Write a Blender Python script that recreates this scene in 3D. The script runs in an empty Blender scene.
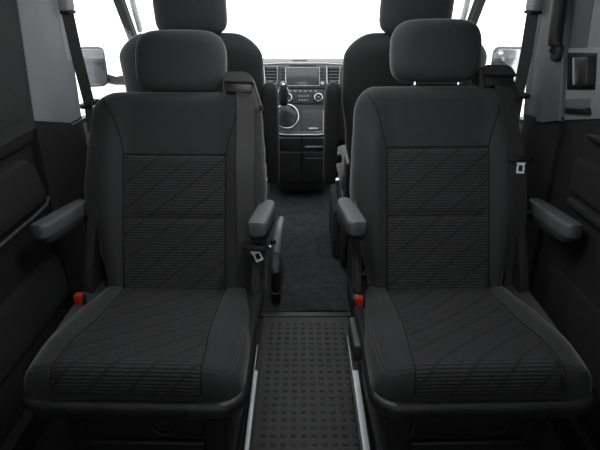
import bpy, bmesh, math, random
from mathutils import Vector, Matrix
random.seed(4)
C = bpy.context.scene.collection
sc = bpy.context.scene

# ------------------------------------------------------------------ materials
def mat(name, col, rough=0.8, metal=0.0, bump=0.0, bscale=400.0, spec=0.5, vary=0.0, vscale=6.0, sheen=0.0):
    m = bpy.data.materials.new(name); m.use_nodes = True
    nt = m.node_tree; b = nt.nodes['Principled BSDF']
    col = (col*.96, col*1.0, col*1.06) if isinstance(col, (int, float)) else col
    b.inputs['Base Color'].default_value = (*col, 1)
    b.inputs['Roughness'].default_value = rough
    b.inputs['Metallic'].default_value = metal
    b.inputs['Specular IOR Level'].default_value = spec
    if sheen:
        b.inputs['Sheen Weight'].default_value = sheen
        b.inputs['Sheen Roughness'].default_value = 0.35
    tc = nt.nodes.new('ShaderNodeTexCoord')
    if bump:
        n = nt.nodes.new('ShaderNodeTexNoise'); n.inputs['Scale'].default_value = bscale
        n.inputs['Detail'].default_value = 3
        nt.links.new(tc.outputs['Object'], n.inputs['Vector'])
        bp = nt.nodes.new('ShaderNodeBump'); bp.inputs['Strength'].default_value = bump
        bp.inputs['Distance'].default_value = 0.002
        nt.links.new(n.outputs['Fac'], bp.inputs['Height']); nt.links.new(bp.outputs['Normal'], b.inputs['Normal'])
    if vary:
        n = nt.nodes.new('ShaderNodeTexNoise'); n.inputs['Scale'].default_value = vscale
        n.inputs['Detail'].default_value = 6
        nt.links.new(tc.outputs['Object'], n.inputs['Vector'])
        r = nt.nodes.new('ShaderNodeMapRange')
        r.inputs['From Min'].default_value = .3; r.inputs['From Max'].default_value = .7
        r.inputs['To Min'].default_value = 1-vary; r.inputs['To Max'].default_value = 1+vary
        mx = nt.nodes.new('ShaderNodeVectorMath'); mx.operation = 'SCALE'
        mx.inputs[0].default_value = col
        nt.links.new(n.outputs['Fac'], r.inputs['Value']); nt.links.new(r.outputs['Result'], mx.inputs['Scale'])
        nt.links.new(mx.outputs['Vector'], b.inputs['Base Color'])
    return m

def glass_mat(name, tint=1.0, refl=0.06):
    m = bpy.data.materials.new(name); m.use_nodes = True
    nt = m.node_tree; nt.nodes.clear()
    o = nt.nodes.new('ShaderNodeOutputMaterial'); mx = nt.nodes.new('ShaderNodeMixShader')
    t = nt.nodes.new('ShaderNodeBsdfTransparent'); g = nt.nodes.new('ShaderNodeBsdfGlossy')
    t.inputs['Color'].default_value = (tint, tint, tint, 1); g.inputs['Roughness'].default_value = .02
    mx.inputs['Fac'].default_value = refl
    nt.links.new(t.outputs[0], mx.inputs[1]); nt.links.new(g.outputs[0], mx.inputs[2]); nt.links.new(mx.outputs[0], o.inputs[0])
    return m

def rib_mat(name, dark, light, pitch=0.0098, dpitch=0.062, ang=38, wob=0.0, diag=1.0):
    """ribbed seat fabric: fine cross ribs broken by diagonal darker lines; UV is in metres"""
    m = bpy.data.materials.new(name); m.use_nodes = True
    nt = m.node_tree; N = nt.nodes; b = N['Principled BSDF']; L = nt.links.new
    b.inputs['Roughness'].default_value = .85; b.inputs['Specular IOR Level'].default_value = .3
    def math_(op, a, c=None, d=None):
        n = N.new('ShaderNodeMath'); n.operation = op
        for i, v in enumerate((a, c, d)):
            if v is None: continue
            if isinstance(v, (int, float)): n.inputs[i].default_value = v
            else: L(v, n.inputs[i])
        return n.outputs[0]
    uv = N.new('ShaderNodeUVMap'); s = N.new('ShaderNodeSeparateXYZ'); L(uv.outputs[0], s.inputs[0])
    u, v = s.outputs[0], s.outputs[1]
    q = math_('MULTIPLY', v, 1/pitch)
    row = math_('FLOOR', q)
    fr = math_('SUBTRACT', q, row)
    tri = math_('ABSOLUTE', math_('SUBTRACT', fr, .5))            # 0 in the middle of the rib, .5 in the gap
    rib = N.new('ShaderNodeMapRange'); L(tri, rib.inputs['Value'])
    rib.inputs['From Min'].default_value = .42; rib.inputs['From Max'].default_value = .18
    vq = math_('MULTIPLY', row, pitch)
    w = math_('MULTIPLY', math_('SINE', math_('MULTIPLY', vq, 14.0)), wob)
    a = math.radians(ang)
    d = math_('ADD', math_('ADD', math_('MULTIPLY', u, math.sin(a)), math_('MULTIPLY', vq, -math.cos(a))), w)
    df = math_('FRACT', math_('MULTIPLY', d, 1/dpitch))
    line = math_('LESS_THAN', df, .13)
    df2 = math_('FRACT', math_('ADD', math_('MULTIPLY', d, 1/dpitch), .38))
    line2 = math_('MULTIPLY', math_('LESS_THAN', df2, .09), .55)
    cut = math_('MULTIPLY', math_('MAXIMUM', line, line2), diag)
    keep = math_('SUBTRACT', 1.0, math_('MULTIPLY', cut, .8))
    f = math_('MULTIPLY', rib.outputs[0], keep)
    cr = N.new('ShaderNodeMix'); cr.data_type = 'RGBA'
    cr.inputs[6].default_value = (dark*.96, dark, dark*1.06, 1); cr.inputs[7].default_value = (light*.96, light, light*1.06, 1)
    L(f, cr.inputs[0]); L(cr.outputs[2], b.inputs['Base Color'])
    bp = N.new('ShaderNodeBump'); bp.inputs['Strength'].default_value = .5; bp.inputs['Distance'].default_value = .002
    L(f, bp.inputs['Height']); L(bp.outputs['Normal'], b.inputs['Normal'])
    return m

FAB = mat('seat_fabric', .034, .9, bump=.25, bscale=900, spec=.25, sheen=.30)
FABH = mat('headrest_fabric', .044, .9, bump=.2, bscale=900, spec=.25, sheen=.30)
RIB = rib_mat('ribbed_backrest_fabric', .0165, .040, pitch=.0084, ang=38)
RIBC = rib_mat('ribbed_cushion_fabric', .0165, .042, pitch=.0082, dpitch=.062, ang=42, wob=.010)
SEAM = mat('seam_thread', .006, .9)
STITCH = mat('pale_stitching', .07, .8)
PLD = mat('dark_plastic', .010, .55, bump=.12, bscale=700)
PLM = mat('charcoal_plastic', .020, .5, bump=.12, bscale=700)
PLB = mat('black_plastic', .006, .45)
ARM = mat('armrest_vinyl', .09, .6, bump=.15, bscale=800, vary=.05, vscale=20)
BELT = mat('belt_webbing', .025, .75, bump=.2, bscale=600)
RED = mat('red_plastic', (.40, .022, .012), .4)
LATCH = mat('latch_metal', .85, .35, 0.0)
CHROME = mat('chrome', .75, .18, 1.0)
STEEL = mat('brushed_metal', .62, .38, .9)
ALU = mat('aluminium_strip', .85, .42, .25, bump=.1, bscale=300)
RUB = mat('rubber_mat_surface', .028, .62, bump=.2, bscale=500, vary=.22, vscale=9)
CARP = mat('carpet_pile', .036, .98, bump=1.0, bscale=350, spec=.1, vary=.3, vscale=26)
TRL = mat('light_grey_trim', .31, .7, bump=.15, bscale=500)
TRM = mat('mid_grey_trim', .12, .7, bump=.15, bscale=500)
TRD = mat('dark_door_trim', .012, .7, bump=.2, bscale=500)
TRX = mat('black_door_fabric', .008, .9, bump=.3, bscale=500)
SHADE = mat('dark_window_fabric', .040, .95, bump=.4, bscale=500, vary=.1, vscale=60)
DASH = mat('dashboard_plastic', .11, .6, bump=.12, bscale=600)
DASHF = mat('centre_stack_plastic', .030, .45)
ALUD = mat('dull_metal_strip', .09, .45, .4)
SILV = mat('silver_trim', .55, .35, .8)
SCREEN = mat('screen_glass', .05, .22)
HEADL = mat('ceiling_fabric', .45, .9)
BODY = mat('body_metal', .09, .5)
GLASS = glass_mat('window_glass', .97, .04)
TINT = glass_mat('tinted_glass', .35, .05)
MIRR = mat('mirror_surface', .38, .10, 1.0)
FILLM = mat('fill_lamp_lens', .8, .4)

# ------------------------------------------------------------------ helpers
def link(name, bm, m, parent=None, smooth=40, offset=None):
    """one mesh object; coordinates are given in scene space (or seat space) and moved into the parent's space"""
    if offset is not None:
        bmesh.ops.translate(bm, verts=bm.verts, vec=-Vector(offset))
    bmesh.ops.recalc_face_normals(bm, faces=bm.faces)
    me = bpy.data.meshes.new(name); bm.to_mesh(me); bm.free()
    me.materials.append(m)
    if smooth:
        me.shade_smooth()
        me.set_sharp_from_angle(angle=math.radians(smooth))
    o = bpy.data.objects.new(name, me); C.objects.link(o)
    if parent is not None: o.parent = parent
    return o

def thing(name, loc, label, cat, group=None):
    o = bpy.data.objects.new(name, None); C.objects.link(o); o.location = loc
    o.empty_display_size = .05
    o['label'] = label; o['category'] = cat
    if group: o['group'] = group
    return o

def struct(o, label=None):
    o['kind'] = 'structure'
    if label: o['label'] = label
    return o

def root_of(name, loc, label):
    o = bpy.data.objects.new(name, None); C.objects.link(o); o.location = loc; o.empty_display_size = .05
    return struct(o, label)

def box(bm, x0, x1, y0, y1, z0, z1, bev=0.0, seg=2, M=None):
    r = bmesh.ops.create_cube(bm, size=1.0)
    vs = r['verts']
    for v in vs:
        v.co = Vector(((x0+x1)/2 + v.co.x*(x1-x0), (y0+y1)/2 + v.co.y*(y1-y0), (z0+z1)/2 + v.co.z*(z1-z0)))
    if bev:
        es = list({e for v in vs for e in v.link_edges})
        r2 = bmesh.ops.bevel(bm, geom=es, offset=bev, segments=seg, profile=.5, affect='EDGES')
        vs = list({v for f in r2['faces'] for v in f.verts} | {v for v in vs if v.is_valid})
    if M is not None:
        for v in vs: v.co = M @ v.co
    return bm

def B(x0, x1, y0, y1, z0, z1, bev=0.0, seg=2, M=None):
    return box(bmesh.new(), x0, x1, y0, y1, z0, z1, bev, seg, M)

def loft(bm, rings, closed=True, cap=True):
    vr = [[bm.verts.new(p) for p in r] for r in rings]
    n = len(vr[0])
    for a, b in zip(vr, vr[1:]):
        for i in range(n if closed else n-1):
            j = (i+1) % n
            try: bm.faces.new((a[i], a[j], b[j], b[i]))
            except ValueError: pass
    if cap and closed:
        bm.faces.new(list(reversed(vr[0]))); bm.faces.new(vr[-1])
    return bm

def tube(bm, pts, rad, n=10, cap=True, flat=1.0):
    pts = [Vector(p) for p in pts]
    rings = []; up = Vector((0, 0, 1))
    for i, p in enumerate(pts):
        d = (pts[min(i+1, len(pts)-1)] - pts[max(i-1, 0)]).normalized()
        u = up if abs(d.dot(up)) < .95 else Vector((0, 1, 0))
        a = d.cross(u).normalized(); b = a.cross(d).normalized()
        r = rad[i] if isinstance(rad, (list, tuple)) else rad
        rings.append([p + a*r*math.cos(2*math.pi*k/n) + b*r*flat*math.sin(2*math.pi*k/n) for k in range(n)])
    return loft(bm, rings, True, cap)

def spline(pts, n=8):
    pts = [Vector(p) for p in pts]; out = []
    for i in range(len(pts)-1):
        p0, p1, p2, p3 = pts[max(i-1, 0)], pts[i], pts[i+1], pts[min(i+2, len(pts)-1)]
        for k in range(n):
            t = k/n
            out.append(.5*((2*p1) + (p2-p0)*t + (2*p0-5*p1+4*p2-p3)*t*t + (3*p1-p0-3*p2+p3)*t**3))
    out.append(pts[-1]); return out

def ribbon(bm, pts, wdir, width, thick=.0016):
    """flat webbing with thickness; wdir may be one vector or one per point"""
    pts = [Vector(p) for p in pts]; rings = []
    for i, p in enumerate(pts):
        d = (pts[min(i+1, len(pts)-1)] - pts[max(i-1, 0)]).normalized()
        w = Vector(wdir[i] if isinstance(wdir, list) else wdir)
        w = (w - d*w.dot(d)).normalized(); n = d.cross(w).normalized()
        h = width/2
        rings.append([p - w*h - n*thick, p + w*h - n*thick, p + w*h + n*thick, p - w*h + n*thick])
    return loft(bm, rings)

def prism(bm, poly, f0, f1):
    """extrude a polygon: f0 / f1 map a 2D point to its near / far 3D point"""
    return loft(bm, [[f0(p) for p in poly], [f1(p) for p in poly]])

def superquad(bm, cx, a, b, c, e_out=.4, e_pro=.7, M=None, nu=40, nv=16):
    """rounded pad: outline in local x-z (half a, c), thickness along local y (half b)"""
    def sp(v, e): return math.copysign(abs(v)**e, v)
    rings = []
    for j in range(nv+1):
        ph = -math.pi/2 + math.pi*j/nv
        cp, s = max(math.cos(ph), 0), math.sin(ph)
        k = max(sp(cp, e_pro), .002)
        rings.append([Vector((a*k*sp(math.cos(2*math.pi*i/nu), e_out), b*sp(s, e_pro), c*k*sp(math.sin(2*math.pi*i/nu), e_out))) for i in range(nu)])
    rings = [[(M @ p if M else p) + Vector(cx) for p in r] for r in rings]
    return loft(bm, rings)

def lerp(tab, t):
    if t <= tab[0][0]: return tab[0][1]
    for (a, va), (b, vb) in zip(tab, tab[1:]):
        if t <= b:
            k = (t-a)/(b-a); k = k*k*(3-2*k)
            return va + (vb-va)*k
    return tab[-1][1]
def sst(a, b, x):
    k = min(1, max(0, (x-a)/(b-a))); return k*k*(3-2*k)

# ------------------------------------------------------------------ seats
TILT = math.radians(22)
ST, CT = math.sin(TILT), math.cos(TILT)
BY, BZ = 1.40, .38          # foot of the backrest front face
BL = .640                   # backrest length
TS = 1.0; SIDE = (1.0, 1.0)      # per seat: height scale, and how full the left / right bolster is
def bp(x, t, o):
    t = t*TS
    if abs(x) > .16 and o > -.2: x = math.copysign(.16 + (abs(x)-.16)*SIDE[0 if x < 0 else 1], x)
    return Vector((x, BY + t*ST - o*CT, BZ + t*CT + o*ST))
BW = [(0, .205), (.05, .211), (.16, .234), (.27, .268), (.33, .273), (.44, .266), (.53, .259), (.64, .246)]
def bw(t):
    w = lerp(BW, t); r = .065
    if t > BL - r:
        k = (t-(BL-r))/r
        w = w - r + r*math.sqrt(max(0, 1-k*k))
    return w
def bprof(x, t):
    b = .046*sst(.135, .20, abs(x))*(1 - .62*sst(.40, .56, t))
    return b - .010*sst(.16, 0, abs(x))*0 + .006*math.sin(math.pi*min(1, max(0, t/BL)))

def make_backrest(root, off, name_insert=True, panel=True):
    rings = []; n = 45
    ts = [-.06 + (BL-.07+.06)*k/26 for k in range(26)] + [BL-.07 + .07*math.sin(math.pi/2*k/10) for k in range(11)]
    for t in ts:
        w = bw(t)
        k = max(0, (t-(BL-.045))/.045); sh = math.sqrt(max(0.0004, 1-k*k))
        front, back, mid = 0, -.105, -.05
        ring = []
        for i in range(n):
            s = math.sin(-math.pi/2 + math.pi*i/(n-1)); x = s*w
            e = (1-abs(s)**5)**.5 if abs(s) < 1 else 0
            ring.append(bp(x, t, mid + (bprof(x, max(t, 0))-mid)*e*sh))
        for i in range(n-2, 0, -1):
            s = math.sin(-math.pi/2 + math.pi*i/(n-1)); x = s*w
            e = (1-abs(s)**5)**.5
            ring.append(bp(x, t, mid + (back-mid)*e*sh))
        rings.append(ring)
    b = link('backrest', loft(bmesh.new(), rings), FAB, root, 60, off)
    if not panel: return b
    # ribbed centre panel with rolled-in borders
    bm = bmesh.new(); uvl = bm.loops.layers.uv.new('UVMap')
    PW, T0, T1, TM = .154, -.01, (.452 if TS > 1 else .442), .25
    nx, nt_ = 40, 70; grid = []
    for j in range(nt_+1):
        t = T0 + (T1-T0)*j/nt_; row = []
        for i in range(nx+1):
            x = -PW + 2*PW*i/nx
            d = min(PW-abs(x), T1-t, abs(t-TM)+.0015)
            o = bprof(x, max(t, 0)) - .003 + .009*min(1, (d/.018))**.6
            row.append((bm.verts.new(bp(x, t, o)), x, t))
        grid.append(row)
    for j in range(nt_):
        for i in range(nx):
            q = (grid[j][i], grid[j][i+1], grid[j+1][i+1], grid[j+1][i])
            f = bm.faces.new([a[0] for a in q])
            for l, a in zip(f.loops, q): l[uvl].uv = (a[1], a[2])
    link('backrest_insert', bm, RIB, b, 60, off)
    # seams around the panel, across the lumbar fold and up to the shoulders
    for nm, pts in (('panel_seam', [(-PW, 0), (-PW, .1), (-PW, .2), (-PW, .3), (-PW, T1), (-.1, T1), (0, T1), (.1, T1), (PW, T1), (PW, .3), (PW, .2), (PW, .1), (PW, 0)]),
                    ('lumbar_seam', [(-PW+.002, TM), (-.07, TM), (0, TM), (.07, TM), (PW-.002, TM)])):
        p3 = []
        for (xa, ta), (xb, tb) in zip(pts, pts[1:]):
            for k in range(8):
                x = xa+(xb-xa)*k/8; t = ta+(tb-ta)*k/8
                p3.append(bp(x, t, bprof(x, t)+.0008))
        link(nm, tube(bmesh.new(), p3, .0022, 6), SEAM, b, 60, off)
    for s in (-1, 1):
        p3 = []
        for q in spline([(PW*s, T1, 0), (.166*s, .50, 0), (.187*s, .565, 0), (.214*s, .610, 0)], 8):
            w = bw(q.y); e = (1-min(.999, abs(q.x)/w)**5)**.5
            k = max(0, (q.y-(BL-.045))/.045); sh = math.sqrt(max(0, 1-k*k))
            p3.append(bp(q.x, q.y, -.05 + (bprof(q.x, q.y)+.05)*e*sh + .0004))
        link('shoulder_seam', tube(bmesh.new(), p3, .0018, 6), SEAM, b, 60, off)
    return b

def make_headrest(root, off, lift=0.0, dx=0.0, hw=.142):
    t0 = BL + .094 + lift
    M = Matrix.Rotation(-TILT+.10, 3, 'X')
    ctr = bp(dx, t0, -.052)
    bm = bmesh.new()
    def sp(v, e): return math.copysign(abs(v)**e, v)
    nu, nv = 56, 18; rings = []
    for j in range(nv+1):
        ph = -math.pi/2 + math.pi*j/nv
        k = max(sp(max(math.cos(ph), 0), .42), .002); yy = .054*sp(math.sin(ph), .8)
        ring = []
        for i in range(nu):
            a = 2*math.pi*i/nu
            x = hw*k*sp(math.cos(a), .42); z = .0955*k*sp(math.sin(a), .42)
            x *= 1.0 - .055*sst(.2, 1, abs(z)/.0955)*(1 if z > 0 else .8)
            y = yy + .014*(x/hw)**2                       # wings curve away a little
            ring.append(M @ Vector((x, y, z)) + ctr)
        rings.append(ring)
    h = link('headrest', loft(bm, rings), FABH, root, 70, off)
    for s in (-1, 1):
        a, b = bp(dx+s*.068, BL-.03, -.05), bp(dx+s*.068, t0-.06, -.05)
        link('headrest_post', tube(bmesh.new(), [a, b], .0052, 12), CHROME, h, 40, off)
        a, b = bp(dx+s*.068, BL-.012, -.05), bp(dx+s*.068, BL+.004, -.05)
        link('post_sleeve', tube(bmesh.new(), [a, b], [.013, .011], 12), PLB, h, 40, off)
    # welt seam round the front face
    return h

CF, CB = .948, 1.50
CW = [(.948, .254), (1.02, .262), (1.12, .264), (1.25, .255), (1.38, .232), (1.50, .208)]
def cw(y):
    w = lerp(CW, y); r = .045
    if y < CF + r:
        k = (CF+r-y)/r
        w = w - r + r*math.sqrt(max(0, 1-k*k))
    return w
def ctop(x, y):
    z = .468 - (y-.98)*.15
    z += .020*sst(.13, .19, abs(x))*sst(.97, 1.10, y)
    return z
CZ0 = .372
def cpoint(x, y):
    """top skin of the cushion with its rolled front lip and sides"""
    w = cw(y); s = min(1, abs(x)/w) if w > 1e-6 else 1
    e = (1-s**7)**.45 if s < 1 else 0
    k = max(0, (CF+.045-y)/.045); f = (1-min(1, k)**2.6)**.42 if k < 1 else 0
    return Vector((x, y, CZ0 + (ctop(x, y)-CZ0)*e*f))

def make_cushion(root, off):
    n = 51; rings = []
    ys = [CF + .075*(1-math.cos(math.pi/2*k/14)) for k in range(14)] + [CF+.075 + (CB-CF-.075)*k/26 for k in range(27)]
    for y in ys:
        w = cw(y)
        ring = [cpoint(w*math.sin(-math.pi/2+math.pi*i/(n-1)), y) for i in range(n)]
        ring += [Vector((w*math.sin(-math.pi/2+math.pi*i/(n-1)), y, CZ0-.012)) for i in range(n-1, -1, -1)]
        rings.append(ring)
    c = link('seat_cushion', loft(bmesh.new(), rings), FAB, root, 60, off)
    def iw(y): return lerp([(.94, .170), (1.0, .168), (1.2, .154), (1.42, .152)], y)
    bm = bmesh.new(); uvl = bm.loops.layers.uv.new('UVMap'); grid = []
    nx, ny = 46, 76; L = 0; prev = None
    ysI = [CF + .0015 + .06*(1-math.cos(math.pi/2*k/26)) for k in range(26)] + [CF+.0615 + (1.43-CF-.0615)*k/50 for k in range(51)]
    for y in ysI:
        row = []; p0 = cpoint(0, y)
        if prev is not None: L += (p0-prev).length
        prev = p0
        for i in range(nx+1):
            u = -1 + 2*i/nx; x = u*iw(y)
            d = iw(y)-abs(x)
            p = cpoint(x, y); q = cpoint(x, y+.002)
            tz = (q-p).normalized(); nrm = Vector((0, -tz.z, tz.y))
            p = p + nrm*(-.003 + .008*min(1, d/.018)**.6)
            row.append((bm.verts.new(p), x, L))
        grid.append(row)
    for j in range(len(grid)-1):
        for i in range(nx):
            q = (grid[j][i], grid[j][i+1], grid[j+1][i+1], grid[j+1][i])
            f = bm.faces.new([a[0] for a in q])
            for l, a in zip(f.loops, q): l[uvl].uv = (a[1], a[2])
    link('cushion_insert', bm, RIBC, c, 60, off)
    for s in (-1, 1):
        pts = [cpoint(s*iw(y), y)+Vector((0, 0, .0005)) for y in ysI[1:]]
        link('panel_seam', tube(bmesh.new(), pts, .002, 6), SEAM, c, 60, off)
        # double stitching over the front corner of the bolster
        for dz in (0, .007):
            pts = []; ins = .020 + dz
            for x in (.174, .182, .190, .198, .206):
                pts.append((x, CF + ins))
            r = .045; cxr, cyr = .258 - ins - r*.7, CF + ins + r*.7
            for k in range(9):
                a = math.pi/2*k/8
                pts.append((cxr + r*.7*math.sin(a), cyr - r*.7*math.cos(a)))
            for y in (1.04, 1.08, 1.12, 1.16, 1.20, 1.24):
                pts.append((cw(y) - ins, y))
            pts = [cpoint(s*x, y) + Vector((0, 0, .0006)) for x, y in pts]
            link('corner_stitching', tube(bmesh.new(), pts, .0008, 5), STITCH, c, 60, off)
    return c

def make_armrest(root, off, side, near, far, far_hinge):
    """near, far: ends of the pad along its top centre line; side +1 hinge on the pad's +x side"""
    near, far = Vector(near), Vector(far)
    d = (far-near).normalized(); a = Vector((1, 0, 0)); a = (a-d*a.dot(d)).normalized(); u = a.cross(d).normalized()
    def sec(p, w, top, bot, e=.45, n=24):
        out = []
        for k in range(n):
            an = 2*math.pi*k/n; ca, sa = math.cos(an), math.sin(an)
            out.append(p + a*w*math.copysign(abs(ca)**e, ca) + u*((top-bot)/2*math.copysign(abs(sa)**e, sa) + (top+bot)/2))
        return out
    L = (far-near).length
    prof = [(0, .62), (.006, .82), (.016, .94), (.03, 1.0), (.5*L, .97), (L-.03, .92), (L-.012, .84), (L, .6)]
    rings = [sec(near+d*s, .0285*k, .0, -.046*(.6+.4*k)) for s, k in prof]
    rings = [[p for p in r] for r in rings]
    pad = link('armrest', loft(bmesh.new(), rings), ARM, root, 50, off)
    prof = [(.014, .55), (.024, .85), (.05, .95), (.6*L, .98), (L-.02, .95), (L, .8)]
    rings = [sec(near+d*s, .0265*k, -.040, -.040-.026*k) for s, k in prof]
    link('armrest_shell', loft(bmesh.new(), rings), PLM, pad, 50, off)
    h0 = near+d*(L-.025)+u*(-.035); h1 = Vector(far_hinge)
    link('armrest_hinge', tube(bmesh.new(), [h0, h1], .020, 16), PLB, pad, 40, off)
    return pad

def make_tongue(parent, off, at, ang=0.0, hang=0.0):
    """black belt stop bar with the metal latch plate hanging under it"""
    M = Matrix.Translation(at) @ Matrix.Rotation(-.30, 4, 'X') @ Matrix.Rotation(ang, 4, 'Y')
    bar = link('belt_stop', B(-.036, .036, -.008, .008, -.009, .012, .004, 2, M), PLB, parent, 40, off)
    bm = bmesh.new()
    M = M @ Matrix.Rotation(hang, 4, 'Y')
    outer = [(-.014, -.002), (-.016, -.012), (-.012, -.016), (-.013, -.048), (.013, -.048), (.012, -.016), (.016, -.012), (.014, -.002)]
    inner = [(-.006, -.020), (-.007, -.023), (-.0075, -.026), (-.0075, -.041), (.0075, -.041), (.0075, -.026), (.007, -.023), (.006, -.020)]
    rings = []
    for yy, poly in ((-.0045, inner), (-.0045, outer), (-.0015, outer), (-.0015, inner)):
        rings.append([M @ Vector((x*.9, yy, z*.85)) for x, z in poly])
    rings.append(rings[0])
    vr = [[bm.verts.new(p) for p in r] for r in rings[:4]]
    for k in range(4):
        A, Bv = vr[k], vr[(k+1) % 4]
        for i in range(8):
            j = (i+1) % 8; bm.faces.new((A[i], A[j], Bv[j], Bv[i]))
    link('latch_plate', bm, LATCH, bar, 30, off)
    return bar

def captain_seat(cx, label, lift, tongue_low, arms, lever, ts, side):
    global TS, SIDE
    TS = ts; SIDE = side
    off = (0, 1.25, 0)
    root = thing('captain_seat', (cx, 1.25, 0), label, 'seat', 'second row captain seats')
    make_cushion(root, off)
    make_backrest(root, off)
    make_headrest(root, off, lift, .016 if ts > 1 else 0.0)
    # plastic shell round the foot of the cushion
    rings = []
    def shell_ring(grow, z):
        out = []; n = 64
        w, y0, y1, r = .256+grow, .938-grow, 1.47, .070
        path = [(-w, y1), (-w, 1.32), (-w, 1.2), (-w, y0+r)]
        path += [(-w+r-r*math.cos(a), y0+r-r*math.sin(a)) for a in [math.pi/2*k/8 for k in range(1, 9)]]
        path += [(-.1, y0), (0, y0), (.1, y0)]
        path += [(w-r+r*math.sin(a), y0+r-r*math.cos(a)) for a in [math.pi/2*k/8 for k in range(0, 8)]]
        path += [(w, y0+r), (w, 1.2), (w, 1.32), (w, y1)]
        return [Vector((x, y, z + .035*sst(1.02, 1.25, y)*(1 if z > .33 else 0))) for x, y in path]
    for g, z in ((-.03, .370), (-.006, .388), (.004, .390), (.010, .383), (.012, .370), (.006, .352), (-.012, .334), (-.06, .326)):
        rings.append(shell_ring(g, z))
    link('seat_shell', loft(bmesh.new(), rings), PLM, root, 50, off)
    for s in (-1, 1):      # joint lines where the shell's corner caps meet its front
        link('shell_joint', tube(bmesh.new(), [(s*.135, .9285, .384), (s*.135, .9260, .371), (s*.135, .932, .352)], .0016, 6), SEAM, root, 40, off)
    # base box with two storage drawer fronts
    base = link('seat_base', B(-.205, .205, 1.03, 1.46, .0, .335, .012), PLD, root, 40, off)
    f1 = link('drawer_front', B(-.15, .15, 1.012, 1.035, .205, .285, .008, 3), PLD, base, 40, off)
    bm = bmesh.new()
    tube(bm, [(.055+.03*math.cos(a), 1.008-.006*math.sin(-a), .255+.022*math.sin(a)) for a in [math.pi + math.pi*k/12 for k in range(13)]], .0035, 8)
    link('pull_handle', bm, PLM, f1, 40, off)
    link('drawer_front', B(-.15, .15, 1.012, 1.035, .02, .195, .008, 3), PLD, base, 40, off)
    link('swivel_plate', B(-.19, .19, 1.05, 1.45, .335, .350, .004), PLB, base, 40, off)
    # recliner covers at both hips
    for s in (-1, 1):
        bm = bmesh.new()
        poly = [(1.36, .33), (1.36, .44), (1.40, .50), (1.47, .62), (1.515, .66), (1.54, .62), (1.53, .40), (1.50, .33)]
        prism(bm, poly, lambda p: Vector((s*.236, p[0], p[1])), lambda p: Vector((s*.262, p[0], p[1])))
        bmesh.ops.bevel(bm, geom=bm.edges[:], offset=.006, segments=2, affect='EDGES')
        link('recliner_cover', bm, PLD, root, 40, off)
    # buckle on the picture-left hip
    bx = -.250
    bk = link('belt_buckle', B(bx-.017, bx+.015, 1.300, 1.324, .36, .440, .004), PLB, root, 40, off)
    link('release_button', B(bx-.012, bx+.010, 1.294, 1.318, .412, .448, .004), RED, bk, 40, off)
    # shoulder belt on the picture-right side
    bt = link('belt_guide', bmesh.new(), PLB, root, 40, off); C.objects.unlink(bt); bpy.data.objects.remove(bt)
    bm = bmesh.new()
    poly = [(.138, .046), (.150, .056), (.208, .056), (.226, .046), (.258, -.050), (.232, -.07), (.138, -.07)]
    prism(bm, poly, lambda p: bp(p[0], BL+p[1], -.012), lambda p: bp(p[0], BL+p[1], -.095))
    bmesh.ops.bevel(bm, geom=bm.edges[:], offset=.006, segments=3, affect='EDGES')
    g = link('belt_guide', bm, PLM, root, 40, off)
    bm = bmesh.new()       # hood over the belt slot, open underneath
    poly = [(.146, .020), (.150, .052), (.208, .052), (.222, .044), (.234, .016)]
    prism(bm, poly, lambda p: bp(p[0], BL+p[1], .016-.25*(p[1]-.016)), lambda p: bp(p[0], BL+p[1], -.02))
    bmesh.ops.bevel(bm, geom=bm.edges[:], offset=.003, segments=2, affect='EDGES')
    link('guide_hood', bm, PLM, g, 40, off)
    link('guide_slot', B(.150, .228, -.003, .010, -.010, .020, .002, 2, Matrix.Translation(bp(0, BL, .001)) @ Matrix.Rotation(-TILT, 4, 'X')), PLB, g, 40, off)
    def belt_o(x, t):
        w = bw(t); s = min(.985, abs(x)/w); e = (1-s**5)**.5
        return -.05 + (bprof(x, max(t, 0))+.05)*e
    if tongue_low:
        path = [(.203, .648, -.045), (.206, .640, -.012), (.208, .622, .004), (.211, .59, None), (.213, .5, None), (.215, .4, None), (.217, .3, None), (.218, .22, None), (.218, .12, None), (.224, .02, None), (.235, -.05, -.02)]
    else:
        path = [(.194, .652, -.045), (.197, .644, -.012), (.200, .622, .004), (.206, .59, None), (.214, .5, None), (.224, .4, None), (.229, .3, None), (.231, .2, None), (.230, .1, None), (.232, .02, None), (.236, -.05, -.02)]
    pts = []
    for x, t, o in path:
        o = o if o is not None else max(belt_o(x-.018, t), belt_o(x, t)) + .006
        pts.append(bp(x, t, o))
    pts = spline(pts, 6)
    belt = link('seat_belt', ribbon(bmesh.new(), pts, (1, .28, 0), .052), BELT, root, 40, off)
    if tongue_low:
        at = bp(.246, .162, .065)
        make_tongue(belt, off, at, .05, -.5)
    else:
        at = bp(.230, .408, belt_o(.205, .408)+.012)
        make_tongue(belt, off, at, .05, 0)
    # small fabric tag on the panel edge
    link('fabric_tag', B(.143, .149, -.0015, .0015, -.02, .02, 0, 1, Matrix.Translation(bp(0, .055, .030)) @ Matrix.Rotation(-TILT, 4, 'X')), SEAM, root, 40, off)
    for s, near, far, hinge in arms:
        make_armrest(root, off, s, near, far, hinge)
    if lever:
        lv = link('slide_lever', B(-.284, -.262, 1.14, 1.275, .350, .402, .006, 3), mat('lever_grey', .05, .5), root, 40, off)
    return root

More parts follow.
